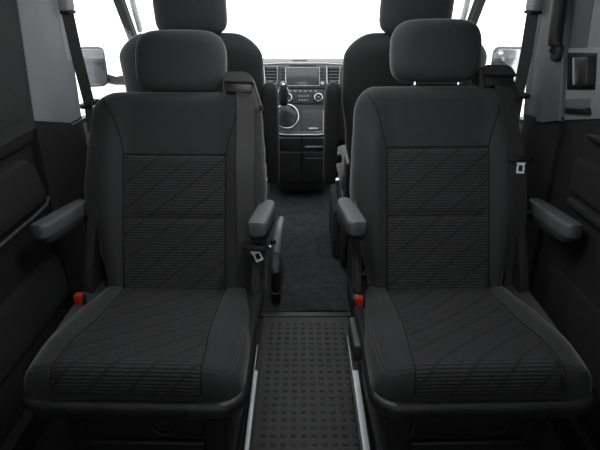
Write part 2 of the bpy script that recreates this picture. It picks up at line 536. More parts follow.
seatL = captain_seat(-.383, 'dark ribbed captain seat on the left, belt latch hanging low by its inner armrest', 0.0, True,
    [(-1, (-.342, 1.325, .652), (-.308, 1.555, .640), (-.236, 1.545, .608)),
     (1, (.262, 1.335, .662), (.276, 1.555, .645), (.236, 1.545, .608))], False, .990, (1.20, 1.0))
seatR = captain_seat(.420, 'dark ribbed captain seat on the right, chrome belt latch hanging high on its backrest', .012, False,
    [(-1, (-.258, 1.335, .664), (-.276, 1.555, .652), (-.236, 1.545, .608)),
     (1, (.340, 1.325, .652), (.322, 1.555, .644), (.236, 1.545, .608))], True, 1.018, (.86, 1.10))
seatL.rotation_euler.z = -.026; seatR.rotation_euler.z = .026

# ------------------------------------------------------------------ front seats, seen from behind
def front_seat(cx, label, arm_side):
    off = (0, 2.3, 0)
    root = thing('front_seat', (cx, 2.3, 0), label, 'seat', 'front row seats')
    tl = math.radians(14); s_, c_ = math.sin(tl), math.cos(tl)
    Y0, Z0, L = 2.255, .48, .632
    def fp(x, t, o): return Vector((x, Y0 - t*s_ - o*c_, Z0 + t*c_ - o*s_))   # o > 0 is towards the rear
    W = [(0, .215), (.2, .25), (.4, .274), (.54, .274), (.632, .255)]
    rings = []; n = 41
    ts = [0 + (L-.1)*k/14 for k in range(14)] + [L-.1+.1*math.sin(math.pi/2*k/10) for k in range(11)]
    for t in ts:
        w = lerp(W, t); r = .10
        if t > L-r:
            k = (t-L+r)/r; w = w-r+r*math.sqrt(max(0, 1-k*k))
        k = max(0, (t-L+.05)/.05); sh = math.sqrt(max(.0004, 1-k*k)); ring = []
        for i in range(n):
            s = math.sin(-math.pi/2+math.pi*i/(n-1)); e = (1-abs(s)**4)**.5 if abs(s) < 1 else 0
            ring.append(fp(s*w, t, .055*e*sh))
        for i in range(n-2, 0, -1):
            s = math.sin(-math.pi/2+math.pi*i/(n-1)); e = (1-abs(s)**4)**.5
            ring.append(fp(s*w, t, -(.055+.03*sst(.13, .2, abs(s*w)))*e*sh))
        rings.append(ring)
    link('backrest', loft(bmesh.new(), rings), FAB, root, 60, off)
    hx = math.copysign(.018, arm_side); ctr = fp(hx, L+.082, -.01); M = Matrix.Rotation(tl-.08, 3, 'X')
    h = link('headrest', superquad(bmesh.new(), ctr, .131, .055, .088, .42, .6, M), FABH, root, 70, off)
    for s in (-1, 1):
        link('headrest_post', tube(bmesh.new(), [fp(hx+s*.068, L-.05, 0), fp(hx+s*.068, L+.05, -.005)], .0055, 12), CHROME, h, 40, off)
    link('seat_cushion', B(-.255, .255, 2.26, 2.76, .38, .50, .045, 4), FAB, root, 60, off)
    link('seat_base', B(-.215, .215, 2.24, 2.70, .022, .39, .02, 3), PLD, root, 40, off)
    # inner armrest folded up against the backrest
    x = arm_side
    bm = bmesh.new(); rings = []
    for t, kx, ky in ((-.005, .6, .7), (.001, .85, .9), (.012, .93, .95), (.095, .92, .95), (.105, 1, 1), (.2, 1, 1), (.40, 1, 1), (.425, .95, .95), (.445, .75, .8), (.455, .35, .5)):
        c = fp(x, t, .03)
        rings.append([c + Vector((.030*kx*math.copysign(abs(math.cos(a))**.6, math.cos(a)), .040*ky*math.copysign(abs(math.sin(a))**.6, math.sin(a)), 0)) for a in [2*math.pi*k/20 for k in range(20)]])
    ar = link('armrest', loft(bm, rings), mat('front_armrest_fabric', .022, .8), root, 50, off)
    link('armrest_pivot', tube(bmesh.new(), [fp(x, .10, .02), fp(x*.86, .10, .0)], .022, 14), PLB, ar, 40, off)
    # hip hinge cover and the pale belt stalk beside it
    sx = math.copysign(1, x)
    link('recliner_cover', B(sx*.225-.015, sx*.225+.015, 2.20, 2.34, .36, .56, .010, 3), PLD, root, 40, off)
    st = link('belt_stalk', tube(bmesh.new(), [(sx*.262, 2.33, .33), (sx*.266, 2.32, .40), (sx*.272, 2.30, .455)], [.008, .009, .010], 10), SILV, root, 40, off)
    # side skirt of the seat box
    link('side_skirt', B(sx*.232-.012, sx*.232+.012, 2.25, 2.66, .03, .36, .010, 3), PLM, root, 40, off)
    if x < 0:
        link('side_box', B(-.278, -.208, 2.36, 2.75, .018, .275, .016, 3), CARP, root, 40, off)
    return root
front_seat(-.416, 'dark front seat ahead of the left captain seat, seen from behind beside the gear lever', .300)
front_seat(.440, 'dark front seat ahead of the right captain seat, seen from behind', -.312)

# ------------------------------------------------------------------ floor
struct(link('floor', B(-1.02, 1.02, -1.0, 4.0, -.04, 0, 0), mat('floor_lining', .014, .95, bump=.5, bscale=300), None, 0), 'dark van floor under the seats')
# studded rubber mat: one height field
bm = bmesh.new()
x0, x1, y0, y1 = -.150, .196, .55, 1.862
px_, py_ = .0310, .0330; st_ = .0026
nx, ny = int((x1-x0)/st_), int((y1-y0)/st_)
vs = []
for j in range(ny+1):
    row = []
    y = y0+(y1-y0)*j/ny
    for i in range(nx+1):
        x = x0+(x1-x0)*i/nx
        fx = abs(((x+.112)/px_+.5) % 1-.5)*px_; fy = abs(((y-1.188)/py_+.5) % 1-.5)*py_
        inside = (x > x0+.018) and (x < x1-.018) and y < y1-.05
        h = .0042*(1-sst(.0052, .0075, (fx**3+fy**3)**(1/3))) if inside else 0
        row.append(bm.verts.new((x, y, .006+h)))
    vs.append(row)
for j in range(ny):
    for i in range(nx): bm.faces.new((vs[j][i], vs[j][i+1], vs[j+1][i+1], vs[j+1][i]))
edge = [e for e in bm.edges if e.is_boundary]
r = bmesh.ops.extrude_edge_only(bm, edges=edge)
for v in r['geom']:
    if isinstance(v, bmesh.types.BMVert): v.co.z = .0005
root = thing('rubber_mat', ((x0+x1)/2, 1.2, 0), 'studded black rubber mat on the aisle floor between the two captain seats', 'floor mat')
link('mat_surface', bm, RUB, root, 25, root.location)
# threshold bar
struct(link('trim_1', B(-.60, .60, 1.862, 1.895, -.01, .012, .006, 3), PLM, None, 40), 'dark threshold bar across the aisle at the end of the rubber mat')
# cab carpet
bm = bmesh.new(); g = []
for j in range(61):
    g.append([])
    for i in range(81):
        x = -.80+1.6*i/80; y = 1.90+1.60*j/60
        z = .012 + .005*math.sin(x*13+y*5)*math.sin(y*9-x*4) + random.uniform(-.001, .001)
        if abs(x) < .3: z += .010*math.exp(-((y-2.45-.25*x)/.03)**2)*math.exp(-((x+.02)/.10)**2)
        g[-1].append(bm.verts.new((x, y, z)))
for j in range(60):
    for i in range(80): bm.faces.new((g[j][i], g[j][i+1], g[j+1][i+1], g[j+1][i]))
r = bmesh.ops.extrude_edge_only(bm, edges=[e for e in bm.edges if e.is_boundary])
for v in r['geom']:
    if isinstance(v, bmesh.types.BMVert): v.co.z = .0
o = link('cab_carpet', bm, CARP, None, 60)
o['label'] = 'dark grey carpet on the cab floor between the front seats'; o['category'] = 'carpet'

def floor_rail(x, w, y_end, dark_end, label):
    root = thing('floor_rail', (x, 1.2, 0), label, 'rail', 'seat slide rails')
    link('rail_channel', B(x-w*.9, x+w*.9, .75, dark_end, .0065, .020, .003), PLB, root, 40, root.location)
    link('rail_cover', B(x-w/2, x+w/2, .70, y_end, .018, .028, .003, 2), ALU, root, 40, root.location)
    link('rail_lip', B(x-w/2, x-w/2+.003, y_end+.004, dark_end-.01, .0205, .024, .001), STEEL, root, 40, root.location)
    link('rail_lip', B(x+w/2-.003, x+w/2, y_end+.004, dark_end-.01, .0205, .024, .001), PLM, root, 40, root.location)
    return root
floor_rail(-.1545, .0135, 1.500, 1.66, 'bright metal floor rail cover along the inner side of the left captain seat')
floor_rail(.192, .021, 1.500, 1.72, 'bright metal floor rail cover along the inner side of the right captain seat')

# ------------------------------------------------------------------ hand brake beside the front left seat
root = thing('handbrake_lever', (-.10, 1.97, .012), 'hand brake lever with grey shaft and black looped grip behind the left inner armrest', 'hand brake')
lo = root.location
link('lever_shaft', tube(bmesh.new(), spline([(-.104, 1.98, .16), (-.101, 2.02, .235), (-.094, 2.10, .285), (-.085, 2.21, .295)], 6), [.016+.004*math.sin(k/18*math.pi) for k in range(19)], 14), mat('grey_lever', .15, .4), root, 50, lo)
lp = []
for k in range(25):
    a = 2*math.pi*k/24
    ca, sa = math.cos(a), math.sin(a)
    lp.append((-.100+.027*math.copysign(abs(ca)**.7, ca), 1.925+.045*sa, .175+.072*math.copysign(abs(sa)**.8, sa)))
link('grip_loop', tube(bmesh.new(), lp, .0042, 8), PLB, root, 50, lo)
link('pivot_housing', B(-.122, -.084, 1.95, 2.06, .012, .17, .012, 3), PLB, root, 40, lo)
kb = link('release_knob', superquad(bmesh.new(), (-.112, 2.0, .285), .011, .011, .012, 1, 1), PLB, root, 60, lo)
link('release_knob', superquad(bmesh.new(), (-.124, 1.98, .268), .009, .009, .010, 1, 1), CHROME, root, 60, lo)
link('knob_stem', tube(bmesh.new(), [(-.120, 1.985, .270), (-.112, 2.0, .285), (-.099, 2.04, .262)], .005, 8), PLB, root, 60, lo)

# ------------------------------------------------------------------ dashboard
root = thing('dashboard', (0, 3.3, 0), 'grey dashboard with screen, vents and gear lever under the windscreen', 'dashboard')
lo = root.location
# upper pad with its long rounded section
prof = [(3.62, .80), (3.55, .832), (3.42, .846), (3.30, .846), (3.262, .838), (3.25, .825), (3.26, .80), (3.30, .70), (3.34, .58), (3.45, .46), (3.62, .42)]
bm = bmesh.new()
loft(bm, [[Vector((x, y + .10*(abs(x)/.9)**2*0, z - .03*sst(.28, .5, abs(x)))) for y, z in prof] for x in (-.92, -.6, -.5, -.4, -.3, -.2, 0, .2, .3, .4, .5, .6, .92)])
link('dash_pad', bm, DASH, root, 50, lo)
# centre stack, leaning back
A_, Bq = Vector((0, 3.27, .855)), Vector((0, 3.08, .475))
eu = (A_-Bq).normalized(); en = Vector((0, -eu.z, eu.y)); ex = Vector((1, 0, 0))
def sp_(x, s, o): return Bq + ex*x + eu*s + en*o
SM = Matrix(((1, en.x, eu.x, Bq.x), (0, -(-en.y), eu.y, Bq.y), (0, en.z, eu.z, Bq.z), (0, 0, 0, 1)))
SM = Matrix((( 1, -en.x, eu.x, Bq.x), (0, -en.y, eu.y, Bq.y), (0, -en.z, eu.z, Bq.z), (0, 0, 0, 1)))   # local (x, -outward, up)
def S(x0, x1, s0, s1, o0, o1, bev=.002, seg=2): return B(x0, x1, -o1, -o0, s0, s1, bev, seg, SM)
bm = bmesh.new()
poly = [(-.150, -.03), (-.168, .10), (-.185, .20), (-.228, .30), (-.236, .405), (.259, .405), (.250, .30), (.205, .20), (.186, .10), (.168, -.03)]
prism(bm, poly, lambda p: sp_(p[0], p[1], 0), lambda p: sp_(p[0]*.97, p[1], -.12))
stack = link('centre_stack', bm, DASHF, root, 40, lo)
fr = [(-.233, .27), (-.238, .405), (-.12, .412), (.14, .412), (.261, .405), (.254, .27)]
link('silver_frame', tube(bmesh.new(), [sp_(x, s, .002) for x, s in fr], .0045, 8), SILV, stack, 40, lo)
for sx, poly in ((-1, [(-.205, .292), (-.212, .392), (-.134, .392), (-.134, .292)]), (1, [(.158, .292), (.158, .392), (.236, .392), (.229, .292)])):
    bm = bmesh.new(); prism(bm, poly, lambda p: sp_(p[0], p[1], .003), lambda p: sp_(p[0], p[1], -.004))
    v = link('air_vent', bm, SEAM, stack, 40, lo)
    link('vent_frame', tube(bmesh.new(), [sp_(x, s, .004) for x, s in poly+poly[:1]], .0035, 6), SILV, v, 40, lo)
    xa, xb = min(p[0] for p in poly)+.008, max(p[0] for p in poly)-.004
    for k in range(5):
        s = .303 + .0185*k
        link('vent_slat', S(xa+(.002 if sx > 0 else .004), xb-.004, s, s+.0075, .003, .008, .002), mat('vent_slat', .07, .5) if k == 0 and sx < 0 else bpy.data.materials['vent_slat'], v, 40, lo)
rad = link('radio', S(-.120, .150, .262, .394, -.01, .008, .006, 3), DASHF, stack, 40, lo)
link('disc_slot', S(-.060, .095, .396, .400, .002, .006, .001), SEAM, stack, 40, lo)
link('screen', S(-.080, .110, .280, .381, .006, .0105, .003), SCREEN, rad, 40, lo)
link('screen_bezel', tube(bmesh.new(), [sp_(x, s, .009) for x, s in ((-.083, .277), (-.083, .384), (.113, .384), (.113, .277), (-.083, .277))], .0022, 6), SILV, rad, 40, lo)
for xx in (-.101, .131):
    for k in range(4):
        link('radio_button', S(xx-.012, xx+.012, .312+.019*k, .324+.019*k, .006, .012, .002), PLB, rad, 40, lo)
    link('button_strip', tube(bmesh.new(), [sp_(xx+(.016 if xx < 0 else -.016), .28, .009), sp_(xx+(.016 if xx < 0 else -.016), .385, .009)], .0014, 6), SILV, rad, 40, lo)
    link('radio_knob', tube(bmesh.new(), [sp_(xx, .289, .005), sp_(xx, .289, .020)], .011, 16), CHROME, rad, 40, lo)
cl = link('climate_panel', S(-.088, .138, .168, .258, -.01, .006, .006, 3), PLB, stack, 40, lo)
for k in range(6):
    link('climate_button', S(-.058+.030*k-.009, -.058+.030*k+.009, .240, .249, .005, .009, .0015), mat('button_grey', .22, .5) if k == 0 else bpy.data.materials['button_grey'], cl, 40, lo)
link('climate_display', S(-.014, .056, .184, .222, .005, .008, .002), mat('display_dark', .03, .2), cl, 40, lo)
for k in range(4):
    link('climate_button', S(-.010+.0165*k, .002+.0165*k, .188, .193, .008, .0095, .0005), bpy.data.materials['button_grey'], cl, 40, lo)
    link('climate_button', S(-.010+.0165*k, .002+.0165*k, .213, .217, .008, .0095, .0005), bpy.data.materials['button_grey'], cl, 40, lo)
for xx in (-.071, .108):
    k_ = link('climate_knob', tube(bmesh.new(), [sp_(xx, .206, .005), sp_(xx, .206, .022)], .018, 20), PLB, cl, 40, lo)
    link('knob_ring', tube(bmesh.new(), [sp_(xx+.0215*math.cos(a), .206+.0215*math.sin(a), .014) for a in [2*math.pi*k/28 for k in range(29)]], .0042, 8), CHROME, k_, 60, lo)
    link('knob_marker', S(xx-.006, xx+.006, .203, .209, .021, .024, .001), bpy.data.materials['button_grey'], k_, 40, lo)
for xx, ss in ((-.062, .240), (.118, .232)):
    link('warning_lamp', S(xx-.010-(.012 if xx < 0 else 0), xx-(.012 if xx < 0 else 0)+.002, ss-.003, ss+.003, .005, .0085, .001), RED, cl, 40, lo)
ld = link('ashtray_lid', S(.006, .135, .008, .136, -.01, .004, .004, 3), DASHF, stack, 40, lo)
link('lid_outline', tube(bmesh.new(), [sp_(x, s, .004) for x, s in ((.136, .137), (.136, .007), (.005, .007))], .0014, 6), SILV, ld, 40, lo)
link('lid_grip', S(.050, .105, .020, .028, .003, .008, .002), SILV, ld, 40, lo)
# gear lever with gaiter and bright ring
rg = [sp_(-.079+.069*math.cos(a), .096+.070*math.sin(a), .006+.0*a) for a in [2*math.pi*k/40 for k in range(41)]]
gear = link('gear_lever', tube(bmesh.new(), [sp_(-.085, .09, .0), sp_(-.092, .15, .06), sp_(-.094, .19, .12)], [.016, .011, .010], 12), PLB, root, 50, lo)
link('gear_ring', tube(bmesh.new(), rg, .0055, 10), CHROME, gear, 60, lo)
gt = []
for k, (r_, h_) in enumerate(((.060, .004), (.052, .022), (.040, .034), (.038, .046), (.028, .058), (.026, .068), (.014, .078))):
    c_ = sp_(-.079-.010*k/6, .096+.030*k/6, h_)
    gt.append([c_ + ex*(r_*(1+.08*math.sin(5*a+k))*math.cos(a)) + eu*(r_*(1+.08*math.sin(5*a+k))*math.sin(a)) for a in [2*math.pi*i/30 for i in range(30)]])
link('gear_gaiter', loft(bmesh.new(), gt), mat('gaiter_leather', .06, .45), gear, 60, lo)
kc = sp_(-.092, .185, .145)
kn = link('gear_knob', superquad(bmesh.new(), kc, .025, .026, .064, .42, .6), PLB, gear, 60, lo)
link('knob_trim', tube(bmesh.new(), [kc + Vector((.0245*math.cos(a), -.014, .056*math.sin(a))) for a in [-1.0 + (math.pi+2.0)*k/24 for k in range(25)]], .0062, 8), CHROME, kn, 60, lo)
# lower console with drawer and lids
bm = bmesh.new(); rings = []
for y, z, w in ((3.34, .02, .145), (3.24, .05, .152), (3.20, .09, .156), (3.12, .28, .160), (3.06, .44, .160), (3.055, .468, .160), (3.08, .485, .160)):
    ring = []
    for k in range(25):
        s = math.sin(-math.pi/2+math.pi*k/24)
        ring.append(Vector((.010+s*w, y + .03*abs(s)**6, z)))
    ring += [Vector((.010+w, 3.52, z)), Vector((.010-w, 3.52, z))]
    rings.append(ring)
loft(bm, rings)
con = link('lower_console', bm, DASHF, root, 50, lo)
link('console_edge', tube(bmesh.new(), [(.010-.158, 3.075, .474), (.010-.1, 3.052, .470), (.010, 3.050, .470), (.010+.1, 3.052, .470), (.010+.158, 3.075, .474)], .0035, 8), SILV, con, 50, lo)
def cy(z): return 3.12 - (z-.28)*.06/.16*1.0
for xa, xb in ((-.145, .006), (.012, .165)):
    d_ = link('console_drawer', B(xa, xb, -.012, .02, -.040, .040, .005, 3, Matrix.Translation((0, 3.072, .418)) @ Matrix.Rotation(math.atan(.375), 4, 'X')), DASHF, con, 40, lo)
    link('console_door', B(xa, xb, -.008, .02, -.115, .115, .006, 3, Matrix.Translation((0, 3.131, .250)) @ Matrix.Rotation(math.atan(.375), 4, 'X')), DASHF, con, 40, lo)
for zz, yy in ((.395, 3.066), (.318, 3.094)):
    link('drawer_pull', B(.030, .135, yy-.006, yy+.012, zz-.004, zz+.004, .002, 2), SILV, con, 40, lo)
link('pull_recess', B(.026, .140, 3.083, 3.11, .322, .340, .002, 2), SEAM, con, 40, lo)
link('sensor_slot', B(-.045, .045, 3.36, 3.375, .84, .850, .002, 2), SEAM, root, 40, lo)
# fold-out trim panels either side of the stack
for s in (-1, 1):
    link('knee_panel', B(min(s*.17, s*.90)+.012, max(s*.17, s*.90)+.012, 3.27, 3.60, .36, .79, .03, 3), PLM, root, 40, lo)

# ------------------------------------------------------------------ side walls
def yz_prism(poly, xa, xb, bev=.006):
    near, far = (xa, xb) if abs(xa) < abs(xb) else (xb, xa)
    cy_ = (min(p[0] for p in poly)+max(p[0] for p in poly))/2; cz_ = (min(p[1] for p in poly)+max(p[1] for p in poly))/2
    hy = max(p[0] for p in poly)-cy_; hz = max(p[1] for p in poly)-cz_
    def ring(x, d): return [Vector((x, cy_+(p[0]-cy_)*(1-d/hy), cz_+(p[1]-cz_)*(1-d/hz))) for p in poly]
    sg = math.copysign(1, far); bev = min(bev, abs(far-near)*.45)
    rings = [ring(far, 0)] + ([ring(near+sg*bev, 0), ring(near+sg*bev*.3, bev*.3), ring(near, bev)] if bev else [ring(near, 0)])
    return loft(bmesh.new(), rings)
def rnd_poly(pts, r, n=6):
    """round the corners of a closed polygon"""
    out = []; N = len(pts)
    for i in range(N):
        p, a, b = Vector(pts[i]), Vector(pts[i-1]), Vector(pts[(i+1) % N])
        rr = r[i] if isinstance(r, list) else r
        da, db = (a-p), (b-p)
        rr = min(rr, da.length*.45, db.length*.45)
        if rr < 1e-4: out.append(tuple(p)); continue
        s, e = p+da.normalized()*rr, p+db.normalized()*rr
        for k in range(n+1):
            t = k/n; q = s*(1-t)**2 + p*2*t*(1-t) + e*t*t; out.append(tuple(q))
    return out
WX = .80
for sgn, nm in ((-1, 'left'), (1, 'right')):
    w = struct(link('wall_'+nm, box(B(min(sgn*.86, sgn*.90), max(sgn*.86, sgn*.90), -.80, 2.0, 0, .80), min(sgn*.86, sgn*.90), max(sgn*.86, sgn*.90), -.80, 1.90, .80, 1.46), BODY, None, 0), 'outer side wall of the van body on the %s' % nm)
    # lower quarter behind the front doors
# left side: cladding of the rear body
lw = root_of('door_1', (-.82, 1.0, 0), 'dark left side panel with armrest ledge and fabric covered window')
lo = lw.location
link('lower_panel', yz_prism([(-.7, .02), (-.7, .88), (1.66, .88), (1.66, .02)], -.86, -.815), TRX, lw, 30, lo)
link('window_cover', yz_prism(rnd_poly([(-.6, .93), (-.6, 1.40), (1.60, 1.40), (1.560, .90)], [.05, .05, .02, .06]), -.86, -.7885, .003), SHADE, lw, 40, lo)
link('window_edge', yz_prism([(-.7, .86), (-.7, 1.42), (1.66, 1.42), (1.60, .86)], -.86, -.791, .002), SHADE, lw, 40, lo)
link('waist_rail', yz_prism(rnd_poly([(-.7, .832), (-.7, .92), (1.414, .915), (1.595, .875), (1.57, .822)], .02), -.86, -.795, .012), TRD, lw, 40, lo)
ap = link('armrest_panel', yz_prism(rnd_poly([(-.6, .640), (-.6, .805), (1.49, .802), (1.555, .650)], [.02, .02, .06, .04]), -.86, -.775, .014), TRD, lw, 40, lo)
link('armrest_strip', tube(bmesh.new(), [(-.774, -.6, .636), (-.774, .6, .636), (-.774, 1.45, .636), (-.775, 1.52, .640), (-.777, 1.546, .656)], .0045, 8), ALUD, ap, 40, lo)
link('door_pocket', yz_prism(rnd_poly([(-.6, .28), (-.6, .455), (1.57, .455), (1.60, .28)], [.02, .02, .04, .04]), -.86, -.790, .012), TRX, lw, 40, lo)
link('sill_trim', yz_prism([(-.7, .0), (-.7, .10), (1.7, .10), (1.7, .0)], -.86, -.78, .01), TRD, lw, 40, lo)
# left B-pillar
pl = root_of('trim_2', (-.82, 1.8, 0), 'light grey trim of the left door pillar')
lo = pl.location
link('pillar_upper', yz_prism([(1.577, .881), (1.613, 1.215), (1.64, 1.46), (1.895, 1.46), (1.937, 1.05), (1.924, .818), (1.823, .818)], -.86, -.785, .012), TRL, pl, 40, lo)
link('pillar_lower', yz_prism([(1.60, .02), (1.577, .892), (1.823, .829), (1.930, .829), (1.96, .02)], -.86, -.789, .006), TRX, pl, 40, lo)
link('pillar_seam', tube(bmesh.new(), [(-.785, 1.823, .816), (-.785, 1.87, .814), (-.785, 1.922, .816)], .0022, 6), SILV, pl, 40, lo)
link('height_adjuster', yz_prism(rnd_poly([(1.865, 1.02), (1.860, 1.22), (1.900, 1.22), (1.915, 1.02)], .012), -.80, -.783, .002), HEADL, pl, 40, lo)
# right side: sliding door
rd = root_of('door_2', (.82, 1.0, 0), 'sliding door on the right with light grey upper trim and recessed black handle')
lo = rd.location
link('upper_trim', yz_prism([(-.7, .98), (-.7, 1.12), (1.35, 1.115), (1.680, 1.082), (1.63, .872), (1.417, .925), (1.1, .975)], .80, .86, .006), TRL, rd, 40, lo)
link('window_frame', yz_prism([(-.7, 1.115), (-.7, 1.42), (1.60, 1.42), (1.60, 1.085), (1.35, 1.105)], .803, .86, .006), TRL, rd, 40, lo)
link('shaded_frame_edge', yz_prism([(1.565, 1.090), (1.60, 1.42), (1.75, 1.42), (1.685, 1.078)], .7985, .86, .010), TRM, rd, 40, lo)  # darker trim colour stands in for shading beside the lit frame
link('lower_panel', yz_prism([(-.7, .02), (-.7, .995), (1.1, .990), (1.417, .940), (1.625, .888), (1.64, .02)], .806, .86), TRX, rd, 30, lo)
hr = link('handle_recess', yz_prism(rnd_poly([(1.471, .992), (1.501, 1.085), (1.663, 1.069), (1.626, .9665)], .006), .797, .815, .003), PLB, rd, 40, lo)
link('door_handle', yz_prism(rnd_poly([(1.478, 1.003), (1.505, 1.076), (1.578, 1.068), (1.540, .990)], .008), .776, .80, .008), PLM, hr, 40, lo)
link('lit_handle_edge', tube(bmesh.new(), [(.776, 1.545, .995), (.776, 1.576, 1.064)], .0035, 8), SILV, hr, 40, lo)  # bright strip stands in for light catching the handle's edge
lr = link('latch_recess', yz_prism(rnd_poly([(1.476, .926), (1.484, .968), (1.623, .940), (1.617, .896)], .006), .7975, .815, .002), TRM, rd, 40, lo)
link('latch_slider', yz_prism(rnd_poly([(1.463, .929), (1.475, .944), (1.598, .918), (1.592, .904)], .004), .788, .81, .004), PLB, lr, 40, lo)
bz = link('pull_cup_rim', yz_prism([(1.27+.20*math.cos(a), .868+.020*math.sin(a)) for a in [2*math.pi*k/32 for k in range(32)]], .80, .83, .006), PLM, rd, 40, lo)  # long oval cup of the door pull
link('pull_cup_inset', yz_prism([(1.27+.185*math.cos(a), .868+.014*math.sin(a)) for a in [2*math.pi*k/32 for k in range(32)]], .797, .81, .002), PLB, bz, 40, lo)
link('armrest_panel', yz_prism(rnd_poly([(-.6, .700), (-.6, .808), (1.49, .806), (1.48, .700)], [.02, .02, .03, .01]), .787, .86, .012), TRX, rd, 40, lo)
link('door_ledge', yz_prism(rnd_poly([(-.6, .672), (-.6, .690), (1.455, .690), (1.455, .672)], .004), .775, .86, .004), PLM, rd, 40, lo)
link('door_pocket', yz_prism(rnd_poly([(-.6, .20), (-.6, .45), (1.48, .45), (1.52, .20)], [.02, .02, .04, .04]), .795, .86, .012), TRX, rd, 40, lo)
link('sill_trim', yz_prism([(-.7, .0), (-.7, .10), (1.7, .10), (1.7, .0)], .78, .86, .01), TRD, rd, 40, lo)
# right B-pillar
pr = root_of('trim_3', (.82, 1.85, 0), 'grey trim of the right door pillar')
lo = pr.location
link('pillar_upper', loft(bmesh.new(), [[Vector(v) for v in r] for r in (
    ((.86, 1.608, .877), (.789, 1.608, .877), (.785, 1.614, .877), (.779, 1.698, .852), (.780, 1.712, .848), (.815, 1.946, .815), (.86, 1.946, .815)),
    ((.86, 1.78, 1.46), (.789, 1.78, 1.46), (.785, 1.786, 1.46), (.779, 1.853, 1.46), (.780, 1.867, 1.46), (.815, 2.06, 1.46), (.86, 2.06, 1.46)))]), TRM, pr, 25, lo)
link('pillar_lower', yz_prism([(1.62, .02), (1.608, .888), (1.719, .858), (1.88, .842), (1.96, .02)], .790, .86, .006), TRX, pr, 40, lo)
link('height_adjuster', yz_prism(rnd_poly([(1.880, 1.02), (1.900, 1.22), (1.945, 1.22), (1.930, 1.02)], .012), .799, .83, .002), TRL, pr, 40, lo)
gh = thing('grab_handle', (.775, 1.70, 1.1), 'dark upright grab handle on the right door pillar beside the sliding door', 'grab handle')
lo = gh.location
link('grip', tube(bmesh.new(), spline([(.780, 1.690, 1.070), (.766, 1.693, 1.10), (.762, 1.700, 1.2), (.762, 1.710, 1.32), (.775, 1.735, 1.40)], 5), .020, 14), PLM, gh, 60, lo)
link('handle_foot', superquad(bmesh.new(), (.780, 1.692, 1.066), .015, .026, .026, .6, .6), PLM, gh, 60, lo)

# front belts on the pillars
def pillar_belt(sgn, pts, label):
    r = thing('shoulder_belt', (sgn*.78, 1.97, 1.0), label, 'seat belt', 'front seat belts')
    lo = r.location
    P = [Vector(p) for p in pts]
    wd = [(-sgn*.55*.5, .9, 0)]*len(pts)
    link('webbing', ribbon(bmesh.new(), P, (sgn*.45, -.9, 0), .048), BELT, r, 40, lo)
    top = P[0]
    g = link('upper_guide', B(top.x-.016, top.x+.016, top.y-.036, top.y+.036, top.z-.004, top.z+.055, .010, 3), TRL, r, 40, lo)
    link('guide_mouth', B(top.x-.018, top.x+.018, top.y-.032, top.y+.032, top.z-.012, top.z-.002, .003, 2), SEAM, g, 40, lo)
    bot = P[2]
    st = link('belt_stop', B(-.013, .013, -.042, .042, -.008, .008, .004, 2, Matrix.Translation(bot) @ Matrix.Rotation(.15, 4, 'X') @ Matrix.Rotation(sgn*.5, 4, 'Z')), PLB, r, 40, lo)
    link('latch_plate', B(-.004, .004, -.02, .02, -.042, -.006, .002, 2, Matrix.Translation(bot + Vector((-sgn*.017, .012, 0))) @ Matrix.Rotation(sgn*.5, 4, 'Z')), CHROME, st, 40, lo)
    link('belt_spool_cover', B(sgn*.745 if sgn > 0 else -.785, .785 if sgn > 0 else -.745, 1.955, 2.045, .45, .80, .012, 3), PLB, r, 40, lo)
pillar_belt(-1, [(-.772, 1.905, 1.18), (-.772, 1.925, 1.045), (-.770, 1.965, .86), (-.768, 1.955, .76)], 'belt hanging on the light left door pillar with black stop bar')
pillar_belt(1, [(.772, 1.905, 1.18), (.775, 1.912, 1.045), (.772, 1.915, .905), (.770, 1.915, .78)], 'belt hanging on the grey right door pillar beside the grab handle')

